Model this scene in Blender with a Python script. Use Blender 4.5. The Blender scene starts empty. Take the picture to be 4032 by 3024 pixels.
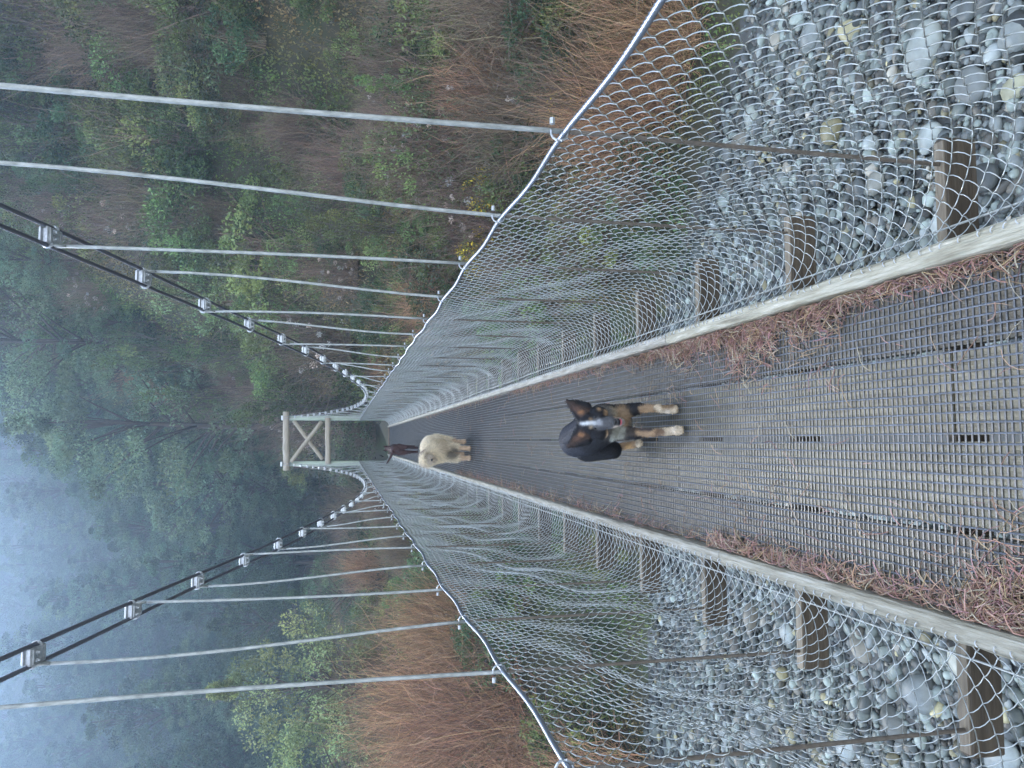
import bpy, math, random
import numpy as np
from mathutils import Vector, Matrix, noise
S = bpy.context.scene
C = S.collection
PI = math.pi
# ---------------------------------------------------------------- camera
cam_d = bpy.data.cameras.new('camera'); cam = bpy.data.objects.new('camera', cam_d); C.objects.link(cam)
PITCH, YAW, ROLL = .2192, .0745, .0125
F = Vector((math.sin(YAW)*math.cos(PITCH), math.cos(YAW)*math.cos(PITCH), -math.sin(PITCH)))
Rv = Vector((math.cos(YAW), -math.sin(YAW), 0)); Uv = Rv.cross(F)
R2 = Rv*math.cos(ROLL) + Uv*math.sin(ROLL); U2 = Uv*math.cos(ROLL) - Rv*math.sin(ROLL)
# the phone was held on its side: picture left is up in the world
cam.matrix_world = Matrix(((-U2.x, R2.x, -F.x, 0), (-U2.y, R2.y, -F.y, 0), (-U2.z, R2.z, -F.z, 0), (0, 0, 0, 1)))
cam_d.sensor_width = 36; cam_d.lens = 36*3028/4032; cam_d.clip_start = .05; cam_d.clip_end = 4000
S.camera = cam
# ---------------------------------------------------------------- light
W = bpy.data.worlds.new('World'); S.world = W; W.use_nodes = True
nt = W.node_tree; sky = nt.nodes.new('ShaderNodeTexSky'); sky.sky_type = 'NISHITA'
SUN_EL, SUN_AZ = math.radians(31), math.radians(-12)     # azimuth from +Y towards +X
sky.sun_disc = False; sky.sun_elevation = SUN_EL; sky.sun_rotation = SUN_AZ; sky.air_density = 1.0; sky.dust_density = 2.5
bg = nt.nodes['Background']; bg.inputs[1].default_value = .15
sky.ozone_density = .6
hs_ = nt.nodes.new('ShaderNodeHueSaturation'); hs_.inputs['Saturation'].default_value = .42      # thin cloud whitens the sky
nt.links.new(sky.outputs[0], hs_.inputs['Color']); nt.links.new(hs_.outputs[0], bg.inputs[0])
sd = bpy.data.lights.new('sun', 'SUN'); sd.energy = 1.5; sd.angle = math.radians(24); sd.color = (1, .95, .88)
sun = bpy.data.objects.new('sun', sd); C.objects.link(sun)
sdir = Vector((math.sin(SUN_AZ)*math.cos(SUN_EL), math.cos(SUN_AZ)*math.cos(SUN_EL), math.sin(SUN_EL)))
sun.rotation_euler = sdir.to_track_quat('Z', 'Y').to_euler(); sun.location = (0, 0, 30)
S.view_settings.view_transform = 'Standard'; S.view_settings.look = 'None'; S.view_settings.exposure = 2.3
S.render.engine = 'CYCLES'
S.cycles.max_bounces = 6; S.cycles.transparent_max_bounces = 16; S.cycles.volume_bounces = 1

# ---------------------------------------------------------------- helpers
def link(o, parent=None):
    C.objects.link(o)
    if parent: o.parent = parent
    return o
def tag(o, label, cat, group=None, kind=None):
    if label: o['label'] = label
    if cat: o['category'] = cat
    if group: o['group'] = group
    if kind: o['kind'] = kind
    return o
def empty(name, loc=(0, 0, 0)):
    o = bpy.data.objects.new(name, None); o.location = loc; o.empty_display_size = .2
    return link(o)
def mesh_np(name, V, Q, mats, midx=None, col=None, smooth=False):
    """V (n,3); Q list of arrays of faces (k,3) or (k,4)"""
    me = bpy.data.meshes.new(name)
    Q = [np.asarray(q, np.int32) for q in Q if len(q)]
    V = np.asarray(V, np.float32)
    nl = sum(q.size for q in Q); nf = sum(len(q) for q in Q)
    me.vertices.add(len(V)); me.vertices.foreach_set('co', V.ravel())
    me.loops.add(nl); me.loops.foreach_set('vertex_index', np.concatenate([q.ravel() for q in Q]))
    me.polygons.add(nf)
    tot = np.concatenate([np.full(len(q), q.shape[1], np.int32) for q in Q])
    st = np.concatenate([[0], np.cumsum(tot)[:-1]]).astype(np.int32)
    me.polygons.foreach_set('loop_start', st); me.polygons.foreach_set('loop_total', tot)
    for m in mats: me.materials.append(m)
    if midx is not None: me.polygons.foreach_set('material_index', np.asarray(midx, np.int32))
    me.polygons.foreach_set('use_smooth', np.full(nf, smooth))
    me.update(calc_edges=True)
    if col is not None:
        a = me.color_attributes.new('tint', 'FLOAT_COLOR', 'POINT')
        c = np.ones((len(V), 4), np.float32); c[:, :3] = np.asarray(col, np.float32).reshape(len(V), -1)
        a.data.foreach_set('color', c.ravel())
    return me
class MB:
    """collects shapes into one mesh"""
    def __init__(s): s.V = []; s.Q4 = []; s.Q3 = []; s.c = []; s.n = 0; s.m4 = []; s.m3 = []
    def add(s, V, q4=None, q3=None, col=(1, 1, 1), m=0):
        V = np.asarray(V, float)
        if q4 is not None and len(q4): s.Q4.append(np.asarray(q4)+s.n); s.m4.append(np.full(len(q4), m))
        if q3 is not None and len(q3): s.Q3.append(np.asarray(q3)+s.n); s.m3.append(np.full(len(q3), m))
        c = np.asarray(col, float)
        if c.ndim == 1: c = np.tile(c, (len(V), 1))
        s.V.append(V); s.c.append(c); s.n += len(V)
    def box(s, c, d, rot=None, bev=0, col=(1, 1, 1), m=0):
        c = np.array(c, float); h = np.array(d, float)/2
        if bev:
            P = []
            for sx in (-1, 1):
                for sy in (-1, 1):
                    for sz in (-1, 1):
                        for k in range(3):
                            v = np.array([sx, sy, sz])*(h-bev); v[k] += [sx, sy, sz][k]*bev
                            P.append(v)
            import bmesh
            bm = bmesh.new(); vs = [bm.verts.new(p) for p in P]
            bmesh.ops.convex_hull(bm, input=vs); bm.verts.index_update()
            V = np.array([v.co[:] for v in bm.verts]); q3 = [[v.index for v in f.verts] for f in bm.faces if len(f.verts) == 3]
            q4 = [[v.index for v in f.verts] for f in bm.faces if len(f.verts) == 4]; bm.free()
        else:
            V = np.array([[x, y, z] for x in (-1, 1) for y in (-1, 1) for z in (-1, 1)])*h
            q4 = [[0, 1, 3, 2], [4, 6, 7, 5], [0, 4, 5, 1], [2, 3, 7, 6], [0, 2, 6, 4], [1, 5, 7, 3]]; q3 = None
        if rot is not None: V = V @ np.array(rot).T
        s.add(V+c, q4, q3, col, m)
    def tube(s, P, r, n=6, cap=True, twist=None, lobes=0, amp=0, col=(1, 1, 1), m=0):
        P = np.asarray(P, float); k = len(P); r = np.broadcast_to(np.asarray(r, float), (k,))
        T = np.gradient(P, axis=0); T /= np.linalg.norm(T, axis=1)[:, None]+1e-12
        up = np.array([0, 0, 1.]) if abs(T[:, 2]).mean() < .9 else np.array([1., 0, 0])
        A = np.cross(T, up); A /= np.linalg.norm(A, axis=1)[:, None]+1e-12; B = np.cross(T, A)
        a = np.arange(n)*2*PI/n; a = a[None, :] + (np.zeros(k) if twist is None else twist)[:, None]
        rr = r[:, None]*np.ones((1, n))
        if lobes: rr = rr*(1+amp*np.cos(np.arange(n)*2*PI/n*lobes)[None, :])
        V = P[:, None, :] + rr[..., None]*(np.cos(a)[..., None]*A[:, None, :] + np.sin(a)[..., None]*B[:, None, :])
        V = V.reshape(-1, 3); i = np.arange(k-1)[:, None]*n; j = np.arange(n)[None, :]; j2 = (j+1) % n
        q = np.stack([i+j, i+j2, i+n+j2, i+n+j], -1).reshape(-1, 4)
        q3 = []
        if cap: q3 = [[0, j+1, j] for j in range(1, n-1)] + [[(k-1)*n, (k-1)*n+j, (k-1)*n+j+1] for j in range(1, n-1)]
        s.add(V, q, q3, col, m)
    def build(s, name, mats, parent=None, smooth=False, colour=True):
        if not isinstance(mats, (list, tuple)): mats = [mats]
        V = np.concatenate(s.V); Q = []; mi = []
        if s.Q4: Q.append(np.concatenate(s.Q4)); mi.append(np.concatenate(s.m4))
        if s.Q3: Q.append(np.concatenate(s.Q3)); mi.append(np.concatenate(s.m3))
        me = mesh_np(name, V, Q, mats, np.concatenate(mi), np.concatenate(s.c) if colour else None, smooth)
        return link(bpy.data.objects.new(name, me), parent)
def ico(sub):
    import bmesh
    bm = bmesh.new(); bmesh.ops.create_icosphere(bm, subdivisions=sub, radius=1)
    bm.verts.index_update()
    V = np.array([v.co[:] for v in bm.verts]); T = np.array([[v.index for v in f.verts] for f in bm.faces]); bm.free()
    return V, T
ICO1, ICO2, ICO3 = ico(1), ico(2), ico(3)

# ---------------------------------------------------------------- materials
def mat(name, base, rough=.7, metal=0, var=None, scale=8, stretch=(1, 1, 1), tint=False, bump=0, bscale=40, rand=0, transl=0, spec=.5, detail=6):
    m = bpy.data.materials.new(name); m.use_nodes = True
    n = m.node_tree.nodes; l = m.node_tree.links; b = n['Principled BSDF']
    b.inputs['Roughness'].default_value = rough; b.inputs['Metallic'].default_value = metal
    b.inputs['Specular IOR Level'].default_value = spec
    tc = n.new('ShaderNodeTexCoord'); mp = n.new('ShaderNodeMapping'); mp.inputs['Scale'].default_value = stretch
    l.new(tc.outputs['Object'], mp.inputs[0])
    col = None
    if var is not None:
        nz = n.new('ShaderNodeTexNoise'); nz.inputs['Scale'].default_value = scale; nz.inputs['Detail'].default_value = detail
        nz.inputs['Roughness'].default_value = .65
        l.new(mp.outputs[0], nz.inputs[0])
        rp = n.new('ShaderNodeValToRGB'); cols = [base]+list(var)
        rp.color_ramp.elements[0].position = .3; rp.color_ramp.elements[0].color = (*cols[0], 1)
        rp.color_ramp.elements[1].position = .7; rp.color_ramp.elements[1].color = (*cols[-1], 1)
        for k, c in enumerate(cols[1:-1]):
            e = rp.color_ramp.elements.new(.3+.4*(k+1)/(len(cols)-1)); e.color = (*c, 1)
        l.new(nz.outputs[0], rp.inputs[0]); col = rp.outputs[0]
    else:
        rg = n.new('ShaderNodeRGB'); rg.outputs[0].default_value = (*base, 1); col = rg.outputs[0]
    if tint:
        at = n.new('ShaderNodeAttribute'); at.attribute_name = 'tint'
        mx = n.new('ShaderNodeMix'); mx.data_type = 'RGBA'; mx.blend_type = 'MULTIPLY'; mx.inputs[0].default_value = 1
        l.new(col, mx.inputs[6]); l.new(at.outputs['Color'], mx.inputs[7]); col = mx.outputs[2]
    if rand:
        oi = n.new('ShaderNodeObjectInfo'); hs = n.new('ShaderNodeHueSaturation')
        mr = n.new('ShaderNodeMapRange'); mr.inputs[3].default_value = .5-.045*rand; mr.inputs[4].default_value = .5+.03*rand
        mv = n.new('ShaderNodeMapRange'); mv.inputs[3].default_value = 1-.4*rand; mv.inputs[4].default_value = 1+.4*rand
        mt = n.new('ShaderNodeMath'); mt.operation = 'MULTIPLY'; mt.inputs[1].default_value = 7.31
        fr = n.new('ShaderNodeMath'); fr.operation = 'FRACT'
        l.new(oi.outputs['Random'], mr.inputs[0]); l.new(oi.outputs['Random'], mt.inputs[0]); l.new(mt.outputs[0], fr.inputs[0]); l.new(fr.outputs[0], mv.inputs[0])
        l.new(mr.outputs[0], hs.inputs['Hue']); l.new(mv.outputs[0], hs.inputs['Value']); l.new(col, hs.inputs['Color']); col = hs.outputs[0]
    l.new(col, b.inputs['Base Color'])
    if bump:
        nb = n.new('ShaderNodeTexNoise'); nb.inputs['Scale'].default_value = bscale; nb.inputs['Detail'].default_value = 5
        l.new(mp.outputs[0], nb.inputs[0]); bp = n.new('ShaderNodeBump'); bp.inputs['Strength'].default_value = bump; bp.inputs['Distance'].default_value = .01
        l.new(nb.outputs[0], bp.inputs['Height']); l.new(bp.outputs[0], b.inputs['Normal'])
    if transl:
        tr = n.new('ShaderNodeBsdfTranslucent'); ms = n.new('ShaderNodeMixShader'); ms.inputs[0].default_value = transl
        l.new(col, tr.inputs[0]); l.new(b.outputs[0], ms.inputs[1]); l.new(tr.outputs[0], ms.inputs[2])
        l.new(ms.outputs[0], n['Material Output'].inputs[0])
    return m
M = {}
M['board'] = mat('weathered_board', (.055, .046, .028), .5, var=[(.125, .106, .066), (.20, .172, .115)], scale=5, stretch=(9, .6, 9), tint=True, bump=.5, bscale=12)
M['kerb'] = mat('kerb_timber', (.17, .155, .115), .6, var=[(.32, .30, .235), (.50, .48, .42)], scale=4, stretch=(14, 1.2, 14), tint=True, bump=.6, bscale=10)
M['beam'] = mat('beam_timber', (.15, .12, .085), .7, var=[(.38, .33, .25)], scale=4, stretch=(1, 10, 10), tint=True, bump=.4, bscale=14)
M['log'] = mat('bleached_log', (.34, .29, .22), .75, var=[(.52, .46, .37)], scale=3, stretch=(1, 8, 8), bump=.4)
M['post'] = mat('green_treated_post', (.33, .40, .31), .7, var=[(.52, .60, .50)], scale=4, stretch=(8, 8, 1))
M['galv'] = mat('galvanised_steel', (.42, .45, .47), .36, .7, var=[(.74, .77, .80)], scale=60)
M['rodlow'] = mat('rusty_rod', (.10, .085, .07), .7, .2, var=[(.20, .17, .14)], scale=40)
M['rod'] = mat('weathered_zinc_rod', (.26, .28, .27), .5, .45, var=[(.55, .58, .58)], scale=70, stretch=(1, 1, .35), bump=.3, bscale=150)
M['wire'] = mat('galvanised_wire', (.42, .45, .44), .28, .9, var=[(.74, .77, .76)], scale=25)
M['cable'] = mat('bright_wire_rope', (.34, .38, .45), .35, .8)
M['maincable'] = mat('dark_wire_rope', (.20, .21, .25), .35, .75)
M['net'] = mat('deck_netting', (.08, .088, .10), .34, 0, var=[(.19, .205, .24)], scale=30, spec=.6, tint=True)
M['needle'] = mat('dead_needles', (.37, .225, .165), .8, tint=True, transl=.15)
M['twig'] = mat('brown_twigs', (.22, .165, .115), .85, tint=True, rand=.5)
M['rust'] = mat('rust_twigs', (.42, .255, .15), .85, tint=True, rand=.25)
M['leaf'] = mat('bush_leaves', (.16, .215, .075), .6, tint=True, rand=1, transl=.3)
M['leafd'] = mat('dark_leaves', (.095, .145, .065), .6, tint=True, rand=.8, transl=.25)
M['leafl'] = mat('pale_leaves', (.26, .33, .15), .6, tint=True, rand=.5, transl=.3)
M['pine'] = mat('pine_needles', (.10, .15, .085), .65, tint=True, rand=.8, transl=.25)
M['pinel'] = mat('pale_pine_needles', (.17, .24, .14), .65, tint=True, transl=.25)
M['yellow'] = mat('yellow_flowers', (.85, .66, .05), .7, tint=True)
M['fluff'] = mat('seed_fluff', (.70, .62, .56), .9, tint=True, transl=.2)
M['bark'] = mat('bark', (.07, .055, .045), .9, var=[(.16, .13, .11)], scale=6, stretch=(4, 4, 1), bump=.6)
M['stone'] = mat('river_stone', (.38, .40, .385), .5, var=[(.80, .83, .78)], scale=3, tint=True, bump=.25, bscale=30)
M['bed'] = mat('river_silt', (.085, .085, .075), .9, var=[(.17, .165, .15)], scale=1.5, bump=.8, bscale=18)
M['soil'] = mat('hillside_earth', (.045, .05, .028), .95, var=[(.085, .075, .045), (.065, .10, .038)], scale=.5, bump=1, bscale=4, detail=10)
M['mud'] = mat('track_mud', (.035, .026, .02), .9, var=[(.07, .05, .04)], scale=6)
M['hair'] = mat('dog_coat', (1, 1, 1), .6, tint=True, spec=.25)
M['eye'] = mat('dark_eye', (.012, .008, .006), .12)
M['tongue'] = mat('wet_tongue', (.42, .10, .12), .3)
M['nose'] = mat('nose_leather', (.02, .02, .022), .3, bump=.3, bscale=200)

# ---------------------------------------------------------------- terrain
BED = -6.5
def smooth(t): t = np.clip(t, 0, 1); return t*t*(3-2*t)
def bankline(X): return 14.6 - .42*np.maximum(X-1, 0) + .35*np.sin(X*.7)
def ground(X, Y, fine=True):
    X = np.asarray(X, float); Y = np.asarray(Y, float)
    s = Y - bankline(X) + .25*np.maximum(X, 0)
    az = np.degrees(np.arctan2(X, np.maximum(Y, 1)))
    t = smooth((az+1)/13)
    s0 = (22+18*smooth((-az-1)/4))*(1-t) + 13.5*t
    u = np.maximum(s-s0, 0); z = BED + 4.5*smooth((s-.8)/12.5) + (.38*u+.0005*u*u)*(1-t) + .80*u*t
    lim = 30 + 230*(1-t)
    z = np.where(z > lim, lim+(z-lim)*.35, z)
    if fine:
        k = smooth((s-1)/6)
        z = z + k*(.35*np.sin(X*.9+Y*.35)+.3*np.sin(Y*.8-X*.5)) + smooth((s-25)/30)*(2.5*np.sin(X*.12+1.3)*np.cos(Y*.07)+1.2*np.sin(X*.31+Y*.2))
        z = z - (1-k)*(.06*np.sin(X*1.7)*np.sin(Y*1.3))
    return z
def gz(x, y): return float(ground(x, y))
def grid_surface(name, xs, ys, m, zoff=0):
    X, Y = np.meshgrid(xs, ys); Z = ground(X, Y)+zoff
    V = np.stack([X, Y, Z], -1).reshape(-1, 3); nx, ny = len(xs), len(ys)
    i = np.arange(ny-1)[:, None]*nx; j = np.arange(nx-1)[None, :]
    q = np.stack([i+j, i+j+1, i+nx+j+1, i+nx+j], -1).reshape(-1, 4)
    # faces of the flat shore and bed use the silt, the rest earth
    cx = (X[:-1, :-1]+X[1:, 1:])/2; cy = (Y[:-1, :-1]+Y[1:, 1:])/2
    mi = (cy - bankline(cx) + .25*np.maximum(cx, 0) > 1.0).astype(int).ravel()
    me = mesh_np(name, V, [q], m, mi, None, True)
    return tag(link(bpy.data.objects.new(name, me)), None, None, kind='structure')
xs = np.unique(np.concatenate([np.linspace(-420, -40, 60), np.linspace(-40, 50, 181), np.linspace(50, 420, 60)]))
ys = np.unique(np.concatenate([np.linspace(-30, 0, 12), np.linspace(0, 60, 150), np.linspace(60, 700, 160)]))
grid_surface('ground', xs, ys, [M['bed'], M['soil']])
# ---------------------------------------------------------------- the bridge
PITCHM = .78; Y0 = 1.857-.78*3; NH = 37
HY = [Y0+PITCHM*k for k in range(NH)]                      # hanger stations; the last ones reach the tower
YEND = 28.4; YT = 29.2
def droop(y): return .11*np.square(np.clip(np.asarray(y, float), 0, 40)/28.5)
DECK = -1.65
def deckz(y): return DECK-droop(y)
CY = np.array([-3, 0, 1.9, 3.42, 4.98, 6.54, 8.1, 9.5, 12, 15, 18, 21, 24, 26.6, 29.3])
CZ = np.array([2.75, 1.97, 1.52, 1.16, .82, .475, .18, -.03, -.33, -.48, -.42, -.12, .50, 1.20, 2.12])
def cablez(y):
    y = np.asarray(y, float); m = np.gradient(CZ, CY); k = np.clip(np.searchsorted(CY, y)-1, 0, len(CY)-2)
    h = CY[k+1]-CY[k]; t = (y-CY[k])/h
    return (2*t**3-3*t**2+1)*CZ[k]+(t**3-2*t**2+t)*h*m[k]+(-2*t**3+3*t**2)*CZ[k+1]+(t**3-t**2)*h*m[k+1]
bridge = empty('suspension_footbridge', (0, 0, DECK))
tag(bridge, 'timber and wire suspension footbridge with chain link sides and a log tower', 'footbridge')
OFF = np.array([0, 0, -DECK])
def bpart(mb, name, m, parent=bridge, smooth=False):
    o = mb.build(name, m, None, smooth); o.parent = parent
    if parent is bridge: o.matrix_parent_inverse = Matrix.Translation((0, 0, -DECK))
    return o
rng = np.random.default_rng(5)
random.seed(5)
# deck boards: four rows laid lengthwise, butt-jointed
rows = [(-.4725, -.259), (-.241, -.009), (.009, .236), (.254, .4725)]
for ri, (a, b) in enumerate(rows):
    y = -.8 - [1.6, .3, 2.2, 1.0][ri]
    while y < YEND:
        L = [4.68, 4.68, 4.8, 4.68][ri]; y2 = min(y+L, YEND)
        if y2 > -.5:
            mb = MB(); yy = np.linspace(y+.003, y2-.003, 14); P = []
            t = rng.uniform(.78, 1.12)*(.55 if ri in (0, 3) else 1.2); cc = np.array([t*rng.uniform(.97, 1.03), t, t*rng.uniform(.95, 1.03)])
            dz = rng.uniform(-.0004, .0002)
            for yv in yy:
                z = float(deckz(yv))+dz
                P += [[a, yv, z], [b, yv, z], [b, yv, z-.038], [a, yv, z-.038]]
            k = len(yy); q = []
            for i in range(k-1):
                for j in range(4): q.append([i*4+j, i*4+(j+1) % 4, i*4+4+(j+1) % 4, i*4+4+j])
            q += [[0, 3, 2, 1], [(k-1)*4, (k-1)*4+1, (k-1)*4+2, (k-1)*4+3]]
            mb.add(P, q, None, cc); bpart(mb, 'deck_board', M['board'])
        y = y2
# netting on the deck
mb = MB(); yy = np.arange(-.3, YEND, .0215)
for yv in yy:
    z = float(deckz(yv))+.0045
    j = rng.uniform(-.0015, .0015)
    mb.box((0, yv+j, z-.0034), (.94, .0058, .0022), col=(.4, .4, .38))
for xi, xv in enumerate(np.linspace(-.462, .462, 34)):
    y2 = np.arange(-.3, YEND, .25)
    P = np.stack([xv+rng.normal(0, .0012, len(y2)), y2, deckz(y2)+.0050+rng.normal(0, .0006, len(y2))], -1)
    mb.tube(P, .0026, 4, col=(1.2, 1.2, 1.2))
bpart(mb, 'deck_netting', M['net'])
# kerbs with staples
for sx in (-1, 1):
    cuts = [-.6, 3.05 if sx < 0 else 3.55] + [((3.05 if sx < 0 else 3.55)+4.75*k) for k in range(1, 6)]
    cuts = [c for c in cuts if c < YEND-1]+[YEND]
    for ci in range(len(cuts)-1):
        y1, y2 = cuts[ci]+.004, cuts[ci+1]-.004; mb = MB(); yy = np.linspace(y1, y2, 60)
        xi, xo = .476, .530+rng.uniform(-.003, .004); ht = .072+rng.uniform(-.004, .004)
        t = rng.uniform(.82, 1.1); cc = (t, t, t*rng.uniform(.95, 1.06)); P = []
        for yv in yy:
            z = float(deckz(yv)); w1, w2 = rng.normal(0, .0012, 2); bv = .007+rng.uniform(0, .003)
            pf = [(xi+w1, z-.04), (xi+w1, z+ht-bv), (xi+bv+w1, z+ht), (xo-bv+w2, z+ht+w1), (xo+w2, z+ht-bv), (xo+w2, z-.04)]
            P += [[sx*px, yv, pz] for px, pz in pf]
        q = []; k = len(yy)
        for i in range(k-1):
            for j in range(6):
                f = [i*6+j, i*6+(j+1) % 6, i*6+6+(j+1) % 6, i*6+6+j]; q.append(f if sx > 0 else f[::-1])
        mb.add(P, q+[[0, 1, 4, 5], [1, 2, 3, 4], [(k-1)*6+v for v in (5, 4, 1, 0)], [(k-1)*6+v for v in (4, 3, 2, 1)]], None, cc)
        ko = bpart(mb, 'kerb', M['kerb'])
        if y1 < 12:
            mb = MB(); yv = max(y1, .2)
            while yv < min(y2, 13):
                z = float(deckz(yv))+ht; xx = sx*(xo-.014)
                a = np.linspace(0, PI, 6); d = rng.uniform(-.3, .3)
                mb.tube(np.stack([xx+np.cos(a)*.007, yv+np.cos(a)*.012*d, z-.001+np.sin(a)*.0065], -1), .0019, 4)
                yv += rng.uniform(.035, .065)
            st = bpart(mb, 'staples', M['galv'], ko); st.matrix_parent_inverse = Matrix.Identity(4); st['kind'] = 'stuff'
# cross beams
beams = []
for k, yv in enumerate(HY):
    if yv > 28.7: continue
    mb = MB(); t = rng.uniform(.8, 1.15)
    bx_ = rng.uniform(-.01, .01)
    mb.box((bx_, yv, float(deckz(yv))-.094), (1.74+rng.uniform(-.03, .03), .045, .110), bev=.006, col=(t*.32, t*.29, t*.26))  # sides coloured darker than the timber, standing in for shade
    mb.box((bx_, yv, float(deckz(yv))-.0385), (1.72, .036, .004), col=(t*.85, t*.83, t*.80))  # paler top strip, light and weathering put into the colour
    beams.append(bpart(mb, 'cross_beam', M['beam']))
# under-deck wires
for sx in (-1, 1):
    mb = MB(); y = np.linspace(-.5, YEND, 120); mb.tube(np.stack([np.full_like(y, sx*.60), y, deckz(y)-.037], -1), .0035, 6); bpart(mb, 'edge_wire', M['rod'])
# hand cables
def hx(y, sx): return sx*(.785 - .0012*np.asarray(y, float)) + sx*.006*np.sin(np.asarray(y)*2.1+sx)
def hz(y):
    y = np.asarray(y, float); ph = ((y-Y0) / PITCHM) % 1
    return -.545 - droop(y)*1.3 - .012*np.sin(PI*ph)**2
for sx in (-1, 1):
    mb = MB(); y = np.concatenate([np.arange(-.4, 8, .006), np.arange(8, 16, .02), np.arange(16, YT, .08)])
    P = np.stack([hx(y, sx), y, hz(y)], -1)
    mb.tube(P, .0074, 12, twist=y*2*PI/.085, lobes=6, amp=.13); bpart(mb, 'hand_cable', M['cable'], smooth=True)
# chain link sides
prof = np.array([(.0, .0), (.008, -.22), (.030, -.50), (.036, -.76), (.012, -.93), (-.055, -1.045), (-.14, -1.095), (-.215, -1.085), (-.262, -1.055)])
dl = np.concatenate([[0], np.cumsum(np.linalg.norm(np.diff(prof, axis=0), axis=1))])
PS = .032; SUB = 3
def wob(y, s, sd):
    return .016*np.sin(y*2.3+s*3+sd)+.012*np.sin(y*5.1-s*4+2*sd)+.008*np.sin(y*9.7+s*9)
for sx in (-1, 1):
    nk = int(dl[-1]/PS); nl = nk*SUB+1; sl = np.linspace(0, dl[-1], nl)
    px = np.interp(sl, dl, prof[:, 0]); pz = np.interp(sl, dl, prof[:, 1])
    for _ in range(12):
        px[1:-1] = (px[:-2]+2*px[1:-1]+px[2:])/4; pz[1:-1] = (pz[:-2]+2*pz[1:-1]+pz[2:])/4
    V = []; Qs = []; n0 = 0
    npk = int((YT-.25+.3)/PS)
    j = np.arange(npk); yb = -.3+j*PS
    lev = np.arange(nl)
    u_ = (lev[None, :]/SUB+j[:, None]) % 2                 # 0..2 along one zig and zag
    tri = 1-2*np.abs(u_-1)                                 # -1 at the left knuckle, +1 at the right one
    sgn = -tri; depth = .0058*np.where(u_ < 1, np.sin(PI*u_), -np.sin(PI*(u_-1)))
    S_ = np.tile(sl[None, :], (npk, 1))/dl[-1]
    w = np.sin(PI*np.clip(S_, 0, 1))
    Yc = yb[:, None]+sgn*PS*.53 + .010*np.sin(yb[:, None]*3+S_*7)*w
    base = yb[:, None]
    sag = wob(base, S_*2, sx)*w*(1.6 if sx < 0 else .8)
    X = sx*(np.abs(hx(base, sx)) + px[None, :] + sag) + np.zeros_like(Yc)
    Z = hz(base) + pz[None, :]*(1.0+.0*base) + .012*w*np.sin(base*4.3+S_*5)
    Z = Z + (pz[None, :]/-1.055)*(-(droop(base)) + droop(base)*1.3)
    # interlock: alternate pickets step in and out at each crossing
    X = X + sx*depth + sx*.0012*sgn
    P = np.stack([X, Yc, Z], -1)                      # npk, nl, 3
    T = np.gradient(P, axis=1); T /= np.linalg.norm(T, axis=2, keepdims=True)
    A = np.cross(T, np.array([0, 1., .2])); A /= np.linalg.norm(A, axis=2, keepdims=True); B = np.cross(T, A)
    r = .0016; n = 4
    a = np.arange(n)*2*PI/n
    VV = P[:, :, None, :] + r*(np.cos(a)[None, None, :, None]*A[:, :, None, :]+np.sin(a)[None, None, :, None]*B[:, :, None, :])
    VV = VV.reshape(-1, 3)
    i0 = (np.arange(npk)[:, None]*nl+np.arange(nl-1)[None, :])[..., None]*n; jj = np.arange(n)[None, None, :]; j2 = (jj+1) % n
    q = np.stack([i0+jj, i0+j2, i0+n+j2, i0+n+jj], -1).reshape(-1, 4)
    me = mesh_np('side_mesh', VV, [q], [M['wire']], None, None, True)
    o = link(bpy.data.objects.new('side_mesh', me), bridge); o.matrix_parent_inverse = Matrix.Translation((0, 0, -DECK))
# main cables: two strands a side
SP = .036
for sx in (-1, 1):
    for st in (-1, 1):
        mb = MB(); y = np.concatenate([np.arange(-2.5, 9, .012), np.arange(9, YT+.05, .06)])
        x = sx*.832 + st*SP + .004*np.sin(y*1.7+st)
        mb.tube(np.stack([x, y, cablez(y)], -1), .0088, 12, twist=y*2*PI/.11, lobes=6, amp=.12)
        # backstay beyond the tower
        mb.tube([[sx*.832+st*SP, YT+.04, cablez(YT+.05)], [sx*1.1+st*SP, YT+6, -.6]], .0105, 8)
        bpart(mb, 'main_cable', M['maincable'], smooth=True)
# hangers with clamps
def clamp(sx, yv, zc, st, parent):
    mb = MB(); xc = sx*.832; sl = float(cablez(yv+.05)-cablez(yv-.05))/.1
    a = math.atan(sl); rot = np.array([[1, 0, 0], [0, math.cos(a), -math.sin(a)], [0, math.sin(a), math.cos(a)]])
    def L(x, y, z): return np.array([xc, yv, zc])+rot@(np.array([x, y, z])*1.02*np.array([.85, 1, 1]))
    mb.box(L(0, 0, -.012), (.066, .100, .012), rot, bev=.002); mb.box(L(0, 0, .014), (.062, .100, .010), rot, bev=.002)
    mb.box(L(0, -.034, 0), (.056, .009, .048), rot); mb.box(L(0, .0, 0), (.056, .009, .040), rot); mb.box(L(0, .034, 0), (.056, .009, .048), rot)
    for s2 in (-1, 1):                                  # U-bolts round each strand
        for dy in ((-.018,) if s2 == st else (.018,)):
            t = np.linspace(-PI/2, PI/2, 9)
            mb.tube([L(s2*(SP+.017*math.cos(v)), dy, .019*math.sin(v)) for v in t], .0062, 6)
    for dx in (-.016, .016):
        mb.tube([L(dx, -.017, -.036), L(dx, -.017, .032)], .0045, 6); mb.tube([L(dx, -.017, .018), L(dx, -.017, .028)], .009, 6)
        mb.tube([L(dx, -.017, -.028), L(dx, -.017, -.018)], .009, 6)
    o = bpart(mb, 'cable_clamp', M['galv'], parent); return o
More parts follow.
